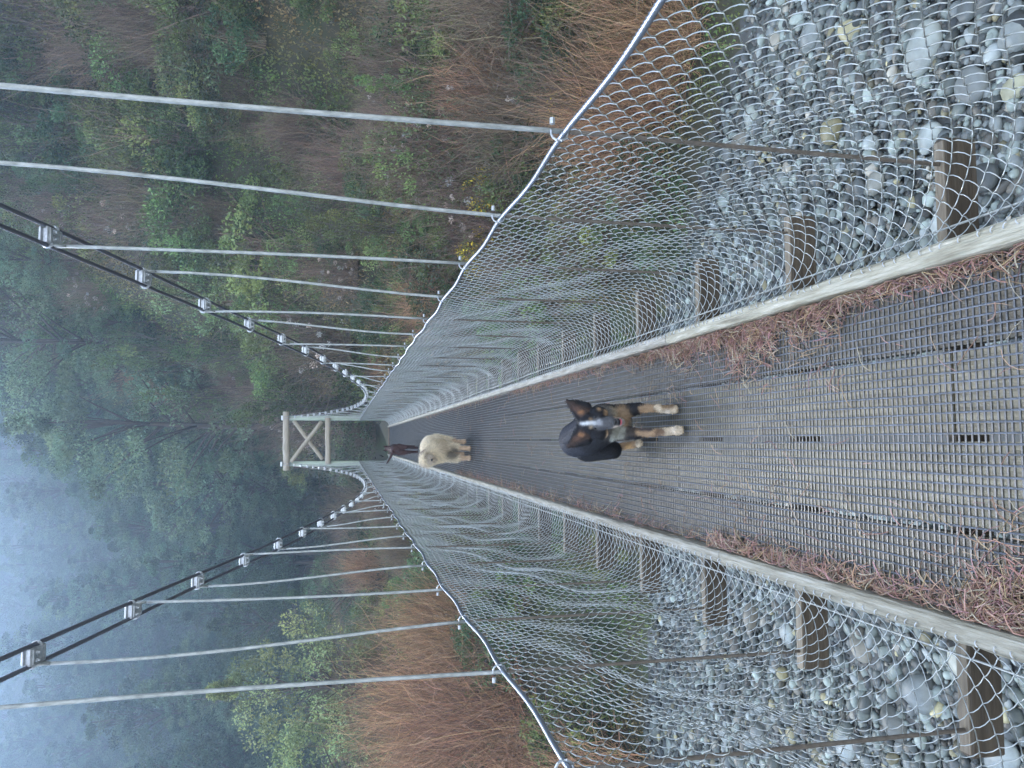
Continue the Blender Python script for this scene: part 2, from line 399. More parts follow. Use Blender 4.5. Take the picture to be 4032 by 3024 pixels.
for sx in (-1, 1):
    for k, yv in enumerate(HY):
        if yv > YT-.6: continue
        zc = float(cablez(yv)); st = (1 if k % 2 == 0 else -1); xt = sx*.832+st*SP; zb = float(deckz(yv))-.15; xb = float(hx(yv, sx))+sx*.016
        mb = MB(); zh = float(hz(yv)); bow = rng.uniform(-.006, .012)*max(zc+.5, .1)
        n = 16; t = np.linspace(0, 1, n); z = zc-.03+(zb-(zc-.03))*t
        kk = np.clip((zc-z)/max(zc-zh, .3), 0, 1); x = xt+(xb-xt)*smooth(kk)*1.0 + sx*bow*np.sin(PI*kk)
        yl = yv + .008*np.sin(PI*t*1.0)*rng.uniform(-1, 1)
        kx = int(np.argmax(z < zh-.02)); Pz = np.stack([x, yl+0*t, z], -1); Pz = np.insert(Pz, kx, [xb, yl[kx], zh-.02], axis=0)
        mb.tube(Pz[:kx+1], .0072, 8); mb.tube(Pz[kx:], .0060, 6, m=1)
        a = np.linspace(-PI*.15, PI*1.15, 10)           # eye over the strand
        mb.tube(np.stack([xt+.0*a, yv+.021*np.cos(a), zc+.000+.021*np.sin(a)], -1), .0062, 6)
        mb.tube([[xt, yv-.019, zc-.008], [xt, yv-.004, zc-.06]], .0055, 6); mb.tube([[xt, yv+.019, zc-.008], [xt, yv+.004, zc-.06]], .0055, 6)
        mb.tube([[xb, yv, zb+.0], [xb, yv, zb+.018]], .016, 6)
        h = bpart(mb, 'hanger_rod', [M['rod'], M['rodlow']], smooth=True)
        c = clamp(sx, yv, zc, st, h); c.matrix_parent_inverse = Matrix.Identity(4)
        mb = MB(); a = np.linspace(-PI*.6, PI*.6, 8)    # hook bolt holding the hand cable
        xm = float(hx(yv, sx))
        mb.tube(np.stack([xm-sx*.020*np.cos(a)+sx*.006, np.full_like(a, yv-.014), zh+.022*np.sin(a)+.008], -1), .0035, 5)
        mb.tube([[xm+sx*.028, yv-.014, zh+.026], [xm+sx*.044, yv-.014, zh+.026]], .007, 6)
        c = bpart(mb, 'hook_bolt', M['galv'], h); c.matrix_parent_inverse = Matrix.Identity(4)
# the tower
zt = float(deckz(YT))-1.2
for sx in (-1, 1):
    mb = MB(); P = np.array([[sx*.84, YT, zt], [sx*.835, YT, 0], [sx*.83, YT, 2.0]]); mb.tube(P, [.10, .095, .09], 14); bpart(mb, 'tower_post', M['post'], smooth=True)
def log(name, p, q, r, n=14):
    mb = MB(); t = np.linspace(0, 1, 9)[:, None]; P = np.array(p)*(1-t)+np.array(q)*t
    P = P + rng.normal(0, .004, P.shape); mb.tube(P, r*(1+rng.normal(0, .03, 9)), n); return bpart(mb, name, M['log'], smooth=True)
log('cap_beam', (-1.06, YT-.19, 1.87), (1.06, YT-.19, 1.92), .115)
log('tie_beam', (-.86, YT-.17, .42), (.88, YT-.17, .45), .10)
log('cross_brace', (-.76, YT-.27, 1.72), (.70, YT-.25, .66), .072)
log('cross_brace', (.74, YT+.05, 1.66), (-.68, YT+.05, .62), .072)
mb = MB()
for sx in (-1, 1): mb.box((sx*.832, YT-.1, 2.05), (.17, .30, .07), bev=.01)
bpart(mb, 'cable_saddle', M['galv'])
# approach of the far end: low earth ramp, end sill
mb = MB(); mb.box((0, YEND+.07, float(deckz(YEND))-.03), (1.16, .12, .12), bev=.01, col=(.6, .45, .4)); bpart(mb, 'end_sill', M['beam'])
xs_ = np.linspace(-1.6, 1.6, 20); ys_ = np.linspace(YEND+.14, YEND+9, 30); Xp, Yp = np.meshgrid(xs_, ys_)
zp = float(deckz(YEND))-.12-.06*(Yp-YEND)-.25*(np.abs(Xp)/1.6)**3*4+.03*np.sin(Xp*5)*np.cos(Yp*3)
Vp = np.stack([Xp, Yp, zp], -1).reshape(-1, 3); i = np.arange(29)[:, None]*20; j = np.arange(19)[None, :]
tag(link(bpy.data.objects.new('path', mesh_np('path', Vp, [np.stack([i+j, i+j+1, i+21+j, i+20+j], -1).reshape(-1, 4)], [M['mud']], None, None, True))), None, None, kind='structure')

# ---------------------------------------------------------------- litter on the deck
def litter(n, fy, fx, seed, name, label):
    r = np.random.default_rng(seed); mb_V = []; cols = []
    for _ in range(n):
        y = fy(r); x, zz = fx(r, y); L = r.uniform(.03, .15); a = r.normal(PI/2, .8); c = r.normal(0, 6); tilt = r.normal(0, .18)
        t = np.linspace(0, 1, 5); ang = a+c*L*(t-.5); dx = np.cumsum(np.cos(ang))*L/5; dy = np.cumsum(np.sin(ang))*L/5
        X = np.clip(x+dx-dx.mean(), -.47, .47); Yv = y+dy-dy.mean(); Z = deckz(Yv)+.010+zz+tilt*L*(t-.5)+.008*np.abs(np.sin(t*PI)); Z = np.maximum(Z, deckz(Yv)+.0105)
        P = np.stack([X, Yv, Z], -1); T = np.gradient(P, axis=0); T /= np.linalg.norm(T, axis=1)[:, None]+1e-9
        N = np.cross(T, [0, 0, 1.]); N /= np.linalg.norm(N, axis=1)[:, None]+1e-9; B = np.cross(T, N); w = r.uniform(.0008, .0018)
        ring = np.stack([P+N*w, P-N*w*.5+B*w*.8, P-N*w*.5-B*w*.8], 1).reshape(-1, 3); mb_V.append(ring)
        k = r.uniform(.5, 1.7); cc = np.array([k, k*r.uniform(.85, 1.25), k*r.uniform(.85, 1.3)])
        if r.random() < .1: cc = np.array([1.8, 2.6, 2.6])*r.uniform(.6, 1)
        cols.append(np.tile(cc, (15, 1)))
    V = np.concatenate(mb_V); N_ = len(mb_V); b0 = (np.arange(N_)*15)[:, None, None]+np.arange(4)[None, :, None]*3; jj = np.arange(3)[None, None, :]; j2 = (jj+1) % 3
    q = np.stack([b0+jj, b0+j2, b0+3+j2, b0+3+jj], -1).reshape(-1, 4)
    o = link(bpy.data.objects.new(name, mesh_np(name, V, [q], [M['needle']], None, np.concatenate(cols))))
    tag(o, label, 'leaf litter', kind='stuff')
def fyR(r):
    u = r.random()
    return r.uniform(1.1, 2.1) if u < .10 else (r.normal(2.7, .6) if u < .72 else (r.uniform(2, 7) if u < .9 else r.uniform(5, 15)))
def fxR(r, y):
    y = abs(y); wdt = .014+.072*math.exp(-((y-2.9)/.6)**2)+.012*math.sin(y*9)**2
    d = abs(r.normal(0, wdt)); 
    if r.random() < .06: d = r.uniform(0, .3)
    if math.sin(y*11+1)+math.sin(y*5.3) < .1 and r.random() < .8: d = d*.2
    return .468-d, max(0, .035-d*.4)*r.random()
def fyL(r):
    u = r.random()
    return r.uniform(.9, 1.75) if u < .55 else (r.uniform(1.6, 3.2) if u < .8 else r.uniform(3, 11))
def fxL(r, y):
    wdt = .028+.075*max(0, min(1, (2.0-y)/.6)); d = abs(r.normal(0, wdt))
    if r.random() < .07: d = r.uniform(0, .3)
    return -.468+d, max(0, .045-d*.4)*r.random()
litter(3600, lambda r: abs(fyR(r))+.3, fxR, 1, 'leaf_litter', 'reddish dead needles and twigs heaped along the right kerb of the deck')
litter(3600, fyL, fxL, 2, 'leaf_litter', 'reddish brown needles and twigs banked against the left kerb nearest the viewer')
litter(260, lambda r: r.uniform(1, 12), lambda r, y: (r.uniform(-.42, .42), 0), 3, 'leaf_litter', 'single pale and red needles scattered over the middle deck boards')

# ---------------------------------------------------------------- river stones
rs = np.random.default_rng(11)
def inview(x, y, z, mx=1.25):
    p = np.stack([x, y, z], -1); zc = p@np.array(F); a = p@np.array(R2)/zc; b = p@np.array(U2)/zc
    return (zc > .3) & (np.abs(a) < .4993*mx) & (np.abs(b) < .6658*mx)
def stones(n, smin, smax, ico_, seed, ymax=16, power=2.2):
    r = np.random.default_rng(seed); X = r.uniform(-9, 11, n*4); Y = r.uniform(1, ymax, n*4); Z = np.full_like(X, BED)
    k = inview(X, Y, Z) & (Y < bankline(X)-.25*np.maximum(X, 0)+.5+r.normal(0, .5, len(X)))
    hide = np.abs(X) < .7                       # right under the deck
    X, Y = X[k & ~hide][:n], Y[k & ~hide][:n]; m = len(X)
    s = smin+(smax-smin)*r.random(m)**power
    sc = np.stack([s*r.uniform(.8, 1.35, m), s*r.uniform(.75, 1.2, m), s*r.uniform(.45, .8, m)], -1)
    U, T = ico_; nv = len(U)
    ph = r.uniform(0, 6.28, (m, 3)); D = 1+.13*np.sin(U[None, :, 0]*2.3+ph[:, :1])+.13*np.sin(U[None, :, 1]*2.7+ph[:, 1:2])+.10*np.sin(U[None, :, 2]*3.1+ph[:, 2:3])
    V = U[None]*D[..., None]*sc[:, None, :]
    a = r.uniform(0, 6.28, m); tl = r.normal(0, .3, m)
    V = np.stack([V[..., 0]*np.cos(tl)[:, None]-V[..., 2]*np.sin(tl)[:, None], V[..., 1], V[..., 0]*np.sin(tl)[:, None]+V[..., 2]*np.cos(tl)[:, None]], -1)
    V = np.stack([V[..., 0]*np.cos(a)[:, None]-V[..., 1]*np.sin(a)[:, None], V[..., 0]*np.sin(a)[:, None]+V[..., 1]*np.cos(a)[:, None], V[..., 2]], -1)
    V += np.stack([X, Y, BED+sc[:, 2]*r.uniform(.1, .6, m)+r.uniform(0, .05, m)], -1)[:, None, :]
    g = r.choice([.07, .13, .21, .33, .48, .68], m, p=[.16, .22, .24, .2, .12, .06])*r.uniform(.8, 1.15, m)
    hue = r.choice(4, m, p=[.52, .31, .12, .05]); H = np.array([[.93, 1.02, .95], [.94, .99, 1.0], [1.1, .98, .84], [1.3, 1.12, .68]])[hue]
    col = np.repeat((g[:, None]*H)[:, None, :], nv, 1).reshape(-1, 3)
    F_ = (T[None]+(np.arange(m)*nv)[:, None, None]).reshape(-1, 3)
    return V.reshape(-1, 3), F_, col
parts = [stones(19000, .018, .045, ICO1, 21, power=1), stones(27000, .026, .090, ICO2, 22), stones(420, .08, .17, ICO3, 23)]
off = 0; Vs, Fs, Cs = [], [], []
for v, f_, c_ in parts: Vs.append(v); Fs.append(f_+off); Cs.append(c_); off += len(v)
g = link(bpy.data.objects.new('river_stones', mesh_np('river_stones', np.concatenate(Vs), [np.concatenate(Fs)], [M['stone']], None, np.concatenate(Cs), True)))
tag(g, 'grey and white rounded river stones covering the dry bed below the bridge', 'gravel', kind='stuff')
def boulder(x, y, sx_, sy_, sz_, col, label, seed):
    r = np.random.default_rng(seed); U, T = ICO3; ph = r.uniform(0, 6.28, 5)
    D = 1+.12*np.sin(U[:, 0]*2.2+ph[0])+.10*np.sin(U[:, 1]*3+ph[1])+.08*np.sin(U[:, 2]*3+ph[2])+.03*np.sin(U[:, 0]*9+U[:, 1]*7+ph[3])
    V = U*D[:, None]*np.array([sx_, sy_, sz_]); a = r.uniform(0, 3); V = np.stack([V[:, 0]*np.cos(a)-V[:, 1]*np.sin(a), V[:, 0]*np.sin(a)+V[:, 1]*np.cos(a), V[:, 2]], -1)
    o = link(bpy.data.objects.new('boulder', mesh_np('boulder', V, [T], [M['stone']], None, np.tile(col, (len(V), 1)), True)))
    o.location = (x, y, BED+sz_*.45+.04); tag(o, label, 'boulder', 'larger boulders lying in the river stones')
for bi, (bx, by, br, bc, bl) in enumerate([
 (4.38, 7.2, 0.25, (.50,.52,.50), 'large pale grey boulder at the right edge below the hand cable'),
 (5.65, 9.29, 0.2, (.36,.38,.38), 'mid grey boulder at the far right of the stones'),
 (3.67, 6.55, 0.19, (.30,.31,.31), 'flat dark grey boulder right of the nearest hanger'),
 (3.92, 6.02, 0.17, (.40,.42,.42), 'rounded grey boulder in the lower right corner of the stones'),
 (3.37, 7.22, 0.15, (.60,.63,.62), 'whitish boulder behind the first right hanger'),
 (3.43, 6.08, 0.13, (.60,.56,.40), 'yellowish boulder near the right edge'),
 (2.39, 7.07, 0.12, (.78,.80,.78), 'white angular boulder just outside the right kerb'),
 (5.21, 10.94, 0.17, (.52,.55,.52), 'pale boulder near the right river edge'),
 (4.89, 11.72, 0.16, (.26,.27,.27), 'dark boulder at the right water edge'),
 (3.15, 8.08, 0.14, (.42,.40,.36), 'brownish grey boulder between the right hangers'),
 (-2.32, 7.05, 0.17, (.74,.72,.64), 'long cream boulder beside the left kerb'),
 (-2.86, 7.65, 0.21, (.34,.36,.37), 'big grey boulder left of the second cross beam'),
 (-3.34, 8.16, 0.18, (.26,.26,.25), 'dark flat boulder in the middle of the left stones'),
 (-2.92, 6.94, 0.18, (.24,.20,.15), 'brown stained boulder below the left netting'),
 (-2.84, 10.31, 0.15, (.55,.58,.58), 'pale boulder near the left water edge'),
 (-3.12, 6.61, 0.18, (.46,.49,.50), 'blue grey boulder at the near left corner'),
 (-3.92, 9.0, 0.17, (.58,.62,.64), 'whitish boulder at the left edge of the stones'),
 (-4.59, 11.16, 0.17, (.30,.31,.31), 'dark boulder at the left water line'),
]): boulder(bx, by, br*1.15, br*.95, br*.62, bc, bl, 300+bi)

# ---------------------------------------------------------------- vegetation
def leaves(r, centers, radii, n, size, up=.3, tint=(.55, 1.5), flat=.6, asp=.5):
    """leaf quads grouped in clumps; returns V, Q, colour"""
    m = len(centers); idx = r.integers(0, m, n); d = r.normal(0, 1, (n, 3)); d /= np.linalg.norm(d, axis=1)[:, None]
    rad = radii[idx]*r.uniform(.35, 1.08, n)**.6; P = centers[idx]+d*rad[:, None]*np.array([1, 1, flat])
    ct = r.uniform(*tint, m)[idx]*r.uniform(.7, 1.3, n)
    a = r.normal(0, 1, (n, 3)); a[:, 2] += up*2; a += d*.8; a /= np.linalg.norm(a, axis=1)[:, None]
    b = np.cross(a, r.normal(0, 1, (n, 3))); b /= np.linalg.norm(b, axis=1)[:, None]
    L = (size*r.uniform(.6, 1.4, n))[:, None]
    V = np.stack([P, P+a*L*.5+b*L*asp*.5, P+a*L, P+a*L*.5-b*L*asp*.5], 1).reshape(-1, 3)
    hue = r.uniform(-.12, .12, m)[idx]
    col = np.repeat(np.stack([ct*(1+hue), ct, ct*(1-hue*.6)], -1), 4, 0)
    return V, np.arange(n*4).reshape(-1, 4), col
def twigs(r, n, h, spread, base_r, seg=5, thick=.006, droop_=.15, up=1.0, tint=(.6, 1.6), forks=1):
    P0 = np.stack([r.normal(0, base_r, n), r.normal(0, base_r, n), np.zeros(n)], -1)
    a = r.uniform(0, 2*PI, n); lean = np.abs(r.normal(0, spread, n)); L = h*r.uniform(.45, 1.05, n)
    D = np.stack([np.cos(a)*np.sin(lean), np.sin(a)*np.sin(lean), np.cos(lean)*up], -1)
    t = np.linspace(0, 1, seg+1)
    P = P0[:, None, :]+D[:, None, :]*(L[:, None]*t[None])[..., None]
    jit = np.cumsum(r.normal(0, .035, (n, seg+1, 3)), 1)*L[:, None, None]; P = P+jit*t[None, :, None]
    P[..., 2] -= droop_*L[:, None]*(t[None]**2)*lean[:, None]
    allP = [(P, thick)]
    for _ in range(forks):
        k = r.integers(1, seg, n); s0 = P[np.arange(n), k]; d2 = D+r.normal(0, .45, (n, 3)); L2 = L*r.uniform(.2, .5, n)
        allP.append((s0[:, None, :]+d2[:, None, :]*(L2[:, None]*t[None])[..., None]+np.cumsum(r.normal(0, .03, (n, seg+1, 3)), 1)*L2[:, None, None]*2, thick*.6))
    Vs, Qs, Cs = [], [], []; off = 0
    for P, th in allP:
        T = np.gradient(P, axis=1); T /= np.linalg.norm(T, axis=2, keepdims=True)+1e-9
        N = np.cross(T, r.normal(0, 1, (n, 1, 3))); N /= np.linalg.norm(N, axis=2, keepdims=True)+1e-9; B = np.cross(T, N)
        w = (th*(1-.75*t))[None, :, None]
        ring = np.stack([P+N*w, P-N*w*.5+B*w*.87, P-N*w*.5-B*w*.87], 2)
        Vs.append(ring.reshape(-1, 3)); b0 = (np.arange(n)*(seg+1)*3)[:, None, None]+np.arange(seg)[None, :, None]*3; jj = np.arange(3)[None, None, :]; j2 = (jj+1) % 3
        Qs.append(np.stack([b0+jj, b0+j2, b0+3+j2, b0+3+jj], -1).reshape(-1, 4)+off); off += n*(seg+1)*3
        Cs.append(np.repeat((r.uniform(*tint, n)[:, None]*r.uniform(.9, 1.1, (n, 3))), (seg+1)*3, 0))
    return np.concatenate(Vs), np.concatenate(Qs), np.concatenate(Cs)
def combine(name, items, mats):
    mb = MB()
    for (V, Q, c), m in items: mb.add(V, Q, None, c, m)
    V = np.concatenate(mb.V)
    return mesh_np(name, V, [np.concatenate(mb.Q4)], mats, np.concatenate(mb.m4), np.concatenate(mb.c))
def clumpset(r, n, R, H, cr):
    d = r.normal(0, 1, (n, 3)); d /= np.linalg.norm(d, axis=1)[:, None]; d[:, 2] = np.abs(d[:, 2])*.9
    k = r.uniform(.35, 1, n)[:, None]**.5
    c = d*k*np.array([R, R, H]); c[:, 2] += H*.08; return c, cr*r.uniform(.5, 1.4, n)
def leafy(seed, m, n=5200, R=1.2, H=1.9, size=.075, stems=True, tint=(.4, 1.9)):
    r = np.random.default_rng(seed); c, cr = clumpset(r, 46, R, H, .33)
    it = [(leaves(r, c, cr, n, size, tint=tint), 0)]
    if stems: it.append((twigs(r, 90, H*1.0, .5, .2, thick=.014), 1))
    return combine('shrub', it, [m, M['twig']])
def twiggy(seed, m, n=650, h=2.2, spread=.5, lf=0, lm=None, thick=.008, forks=2, tint=(.5, 1.7)):
    r = np.random.default_rng(seed); it = [(twigs(r, n, h, spread, .38, thick=thick, forks=forks, tint=tint), 0)]
    if lf:
        c, cr = clumpset(r, 30, 1.0, h*.75, .3); it.append((leaves(r, c, cr, lf, .05), 1))
    return combine('shrub', it, [m, lm or M['leaf']])
def seedhead(seed):
    r = np.random.default_rng(seed); it = [(twigs(r, 420, 2.2, .55, .4, thick=.008, forks=2), 0)]
    c, cr = clumpset(r, 26, 1.1, 1.7, .25); it.append((leaves(r, c, cr, 900, .06), 1))
    c, cr = clumpset(r, 34, 1.15, 1.9, .07); it.append((leaves(r, c, cr*.8, 1500, .05, flat=1, tint=(.6, 1.3)), 2))
    return combine('shrub', it, [M['twig'], M['leaf'], M['fluff']])
def gorse(seed):
    r = np.random.default_rng(seed); c, cr = clumpset(r, 30, .7, 1.3, .25); it = [(leaves(r, c, cr, 2600, .06), 0)]
    c2 = c[:9]; it.append((leaves(r, c2, cr[:9]*.8, 900, .06, flat=1, tint=(.7, 1.2)), 1)); it.append((twigs(r, 120, 1.5, .4, .2), 2))
    return combine('shrub', it, [M['leaf'], M['yellow'], M['twig']])
def column(seed, m):
    r = np.random.default_rng(seed); n = 26; c = np.stack([r.normal(0, .16, n), r.normal(0, .16, n), np.linspace(.2, 3.6, n)], -1); cr = np.linspace(.36, .16, n)*r.uniform(.6, 1.3, n)
    return combine('shrub', [(leaves(r, c, cr, 3200, .07, flat=1.1), 0), (twigs(r, 30, 3.8, .06, .05, thick=.02), 1)], [m, M['bark']])
KIND = {
 'olive': [leafy(31, M['leaf']), leafy(32, M['leaf'], H=2.3), leafy(33, M['leaf'], R=1.5, H=1.5)],
 'dark': [leafy(41, M['leafd']), leafy(42, M['leafd'], R=1.5, H=1.8)],
 'pale': [leafy(51, M['leafl'], size=.08, tint=(.5, 1.5)), leafy(52, M['leafl'], R=1.0, H=2.4)],
 'brown': [twiggy(61, M['twig']), twiggy(62, M['twig'], h=1.8, spread=.8, n=800), twiggy(63, M['twig'], lf=900)],
 'rust': [twiggy(71, M['rust'], n=620, h=2.6, spread=.42, thick=.008, forks=3, tint=(.25, 1.9)), twiggy(72, M['rust'], n=560, h=2.2, spread=.65, thick=.008, forks=3, tint=(.25, 1.9))],
 'seed': [seedhead(81), seedhead(82)],
 'gorse': [gorse(91)],
 'column': [column(95, M['leaf']), column(96, M['leaf'])],
}
CATN = {'olive': 'bush', 'dark': 'bush', 'pale': 'bush', 'brown': 'shrub', 'rust': 'shrub', 'seed': 'shrub', 'gorse': 'bush', 'column': 'bush'}
LOOK = {'olive': 'olive leafy bush', 'dark': 'dark green bush', 'pale': 'pale green bush', 'brown': 'bare brown twiggy shrub', 'rust': 'rust orange leafless shrub',
        'seed': 'shrub with pale seed heads', 'gorse': 'yellow flowering gorse bush', 'column': 'narrow upright green bush'}
NAMEK = {'olive': 'leafy_bush', 'dark': 'evergreen_bush', 'pale': 'leafy_bush', 'brown': 'twiggy_shrub', 'rust': 'willow_shrub', 'seed': 'seedhead_shrub', 'gorse': 'gorse_bush', 'column': 'ivy_column'}
vr = np.random.default_rng(77)
def shrub(kind, x, y, s, label=None, group=None, hs=1, sink=.15):
    me = KIND[kind][int(vr.integers(0, len(KIND[kind])))]
    o = bpy.data.objects.new(NAMEK[kind], me); o.location = (x, y, gz(x, y)-sink*s); o.rotation_euler = (vr.normal(0, .06), vr.normal(0, .06), vr.uniform(0, 6.28))
    o.scale = (s*vr.uniform(.85, 1.2), s*vr.uniform(.85, 1.2), s*hs*vr.uniform(.85, 1.15)); link(o)
    az = math.degrees(math.atan2(x, y)); d = math.hypot(x, y)
    if label is None:
        place = ('on the hillside right of the bridge' if az > 10 else 'on the slope behind the tower' if az > -4 else 'on the terrace left of the bridge') if d > 30 else \
                ('on the river bank right of the deck' if x > .5 else 'on the river bank left of the deck')
        if d > 30 and az > 10: place += ', low down' if d < 38 else ', halfway up' if d < 52 else ', high up'
        label = LOOK[kind]+' '+place; group = group or (LOOK[kind]+' '+place)
    tag(o, label, CATN[kind], group); return o
def P(az, d): a = math.radians(az); return d*math.sin(a), d*math.cos(a)
def clear(x, y): return not (abs(x) < 1.6+.0*y and y < 37)
cnt = 0
# far bank, between the river and the far end
for _ in range(900):
    x = vr.uniform(-17, 14); y = vr.uniform(13, 33); s = y-float(bankline(x))+.25*max(x, 0)
    if s < .8 or s > 16: continue
    if abs(x) < 1.9 and y > 19: continue
    if abs(x) < .5: continue
    dd = math.hypot(x, y)
    if cnt >= 120: break
    k = vr.choice(['olive', 'brown', 'dark', 'seed', 'rust'], p=[.42, .22, .16, .1, .10])
    sc_ = vr.uniform(.7, 1.15) if abs(x) > 4 else vr.uniform(.45, .75)
    # keep tops below the bridge rail near the deck
    shrub(k, x, y, sc_); cnt += 1
# right hillside
cnt = 0
while cnt < 280:
    az = vr.uniform(1, 40); d = 29+36*vr.random()**.8
    x, y = P(az, d)
    if y - float(bankline(x)) + .25*max(x, 0) < 11: continue
    if not clear(x, y): continue
    pz = [.36, .14, .06, .13, .01, .10, 0, .20] if d > 34 else [.42, .16, .05, .14, .03, .10, 0, .10]
    k = vr.choice(['olive', 'dark', 'pale', 'brown', 'rust', 'seed', 'gorse', 'column'], p=pz)
    shrub(k, x, y, vr.uniform(.9, 1.7)*(1+.006*(d-30)), hs=(1.25 if k == 'column' else 1)); cnt += 1
cnt = 0
while cnt < 85:
    az = vr.uniform(9, 42); d = vr.uniform(16, 33); x, y = P(az, d)
    if y - float(bankline(x)) + .25*max(x, 0) < 1.2 or abs(x) < 2.5: continue
    k = vr.choice(['olive', 'dark', 'brown', 'seed', 'column', 'pale'], p=[.46, .20, .12, .08, .10, .04])
    lb = LOOK[str(k)]+' low on the bank at the far right'
    shrub(k, x, y, vr.uniform(.6, 1.1), lb, lb); cnt += 1
cnt = 0
while cnt < 60:
    az = vr.uniform(20, 37); d = vr.uniform(29, 48); x, y = P(az, d)
    k = vr.choice(['olive', 'dark', 'brown', 'seed', 'column'], p=[.45, .15, .12, .10, .18])
    shrub(k, x, y, vr.uniform(1.0, 1.6)); cnt += 1
# left terrace and slope: dark bracken and bushes
cnt = 0
while cnt < 110:
    az = vr.uniform(-34, 1); d = vr.uniform(31, 62); x, y = P(az, d)
    if not clear(x, y): continue
    k = vr.choice(['dark', 'brown', 'olive', 'rust'], p=[.62, .32, .06, 0])
    shrub(k, x, y, vr.uniform(.7, 1.25)); cnt += 1
for i_, (x, y, s_) in enumerate([(7.3, 14.8, 1.15), (6.1, 18.1, 1.35), (4.8, 19.3, 1.25), (-3.3, 43.0, 1.4)]):
    lb = ['yellow flowering gorse low on the right bank', 'yellow flowering gorse bush beside the second right hanger', 'small yellow flowering gorse nearest the deck on the right', 'tiny yellow gorse behind the main cable left of the tower'][i_]
    shrub('gorse', x, y, s_, lb, 'yellow gorse bushes')
for i_, (x, y, s_) in enumerate([(7.5, 12.9, .85), (8.6, 13.2, .75), (6.8, 13.4, .6)]):
    shrub('rust', x, y, s_, ['rust red willow shrub at the right water edge', 'tallest rust red willow shrub at the top right', 'low rust red willow shrub beside the river'][i_], 'rust red willows right of the river')
for i_, (x, y, s_) in enumerate([(-7.0, 20.5, 1.15), (-8.6, 20.0, 1.25), (-5.6, 21.5, .85), (-9.6, 22.0, 1.3), (-7.6, 22.5, 1.2), (-10.4, 19.2, 1.05)]):
    shrub('rust', x, y, s_, ['tall orange willow shrub left of the bridge, in front', 'broad orange willow shrub nearest the left frame edge', 'small orange willow shrub closest to the left netting', 'orange willow shrub behind the pale tree foot', 'orange willow shrub between two hangers on the left', 'low orange willow shrub at the far left bank'][i_], 'orange willows left of the river')
# low growth that covers the slopes
def undergrowth(name, label, seed, n, azr, dr, mats, per, size, rad, dk=1):
    r = np.random.default_rng(seed); az = np.radians(r.uniform(*azr, n)); d = np.sqrt(r.uniform(dr[0]**2, dr[1]**2, n)); X = d*np.sin(az); Y = d*np.cos(az)
    s = Y-bankline(X)+.25*np.maximum(X, 0); k = (s > 1.0) & ~((np.abs(X) < 1.3) & (Y > 20) & (Y < 38)); X, Y, d = X[k], Y[k], d[k]; n = len(X)
    cen = np.stack([X, Y, ground(X, Y)+.15*rad], -1); rr = rad*r.uniform(.5, 1.5, n)*(1+d*.006)
    V, Q, c = leaves(r, cen, rr, n*per, size, up=.5, flat=.8, tint=(.5, 1.5))
    if azr[1] > 5: V[:, 2] += 0
    # brown and green patches of their own
    px_, py_ = V[:, 0], V[:, 1]; pat = np.sin(px_*.55+1.2*np.sin(py_*.21))+np.sin(py_*.47+px_*.13+2)+np.sin(px_*1.3-py_*.9)*.6
    f = np.clip(pat*.5+.5, 0, 1)[:, None]; c = c*dk*(np.array([1.6, .86, 1.2])*f+np.array([.95, 1.05, .9])*(1-f))
    o = link(bpy.data.objects.new(name, mesh_np(name, V, [Q], mats, None, c))); tag(o, label, 'undergrowth', kind='stuff')
undergrowth('undergrowth', 'low green and brown growth over the steep right hillside', 401, 20000, (2, 42), (20, 72), [M['leaf']], 34, .11, .50)
undergrowth('undergrowth', 'low growth covering the river bank on both sides of the deck', 402, 6500, (-42, 44), (12, 32), [M['leaf']], 34, .065, .30)
undergrowth('undergrowth', 'dark bracken covering the slope left of the tower', 403, 8000, (-38, 4), (30, 120), [M['leafd']], 30, .17, .7, .45)

# trees
def crown_mesh(seed, H, R, n, size, m, shape='round', flat=.5):
    r = np.random.default_rng(seed); nc = 90; t = r.uniform(0, 1, nc)
    if shape == 'round':
        prof_ = np.sin(np.clip(t*1.05+.08, 0, 1)*PI)**.6
    else: prof_ = (1-t)**.75+.10
    a = r.uniform(0, 2*PI, nc); rad = R*prof_*r.uniform(.35, 1, nc)**.5
    c = np.stack([np.cos(a)*rad, np.sin(a)*rad, H*(.25+.75*t)], -1); cr = R*.26*r.uniform(.5, 1.4, nc)*(prof_*.6+.4)
    return combine('crown', [(leaves(r, c, cr, n, size, up=.1, flat=flat, tint=(.5, 1.65)), 0)], [m]), c
def trunk_mesh(seed, H, r0, tips):
    r = np.random.default_rng(seed+1); mb = MB(); t = np.linspace(0, 1, 8)
    P_ = np.stack([.15*np.sin(t*3+seed), .12*np.sin(t*4), t*H*.95], -1); mb.tube(P_, r0*(1-.85*t)+.01, 7)
    for c in tips[::3]:
        z0 = c[2]*.75; k = z0/(H*.95); p0 = np.array([.15*np.sin(k*3+seed), .12*np.sin(k*4), z0]); u = np.linspace(0, 1, 5)[:, None]
        Q_ = p0*(1-u)+c*u; Q_[:, 2] += .1*np.sin(u[:, 0]*PI); mb.tube(Q_, r0*.3*(1-u[:, 0]*.8), 5)
    V = np.concatenate(mb.V); Qs = [np.concatenate(mb.Q4), np.concatenate(mb.Q3)]
    return mesh_np('trunk', V, Qs, [M['bark']], None, None, True)
TREES = {}
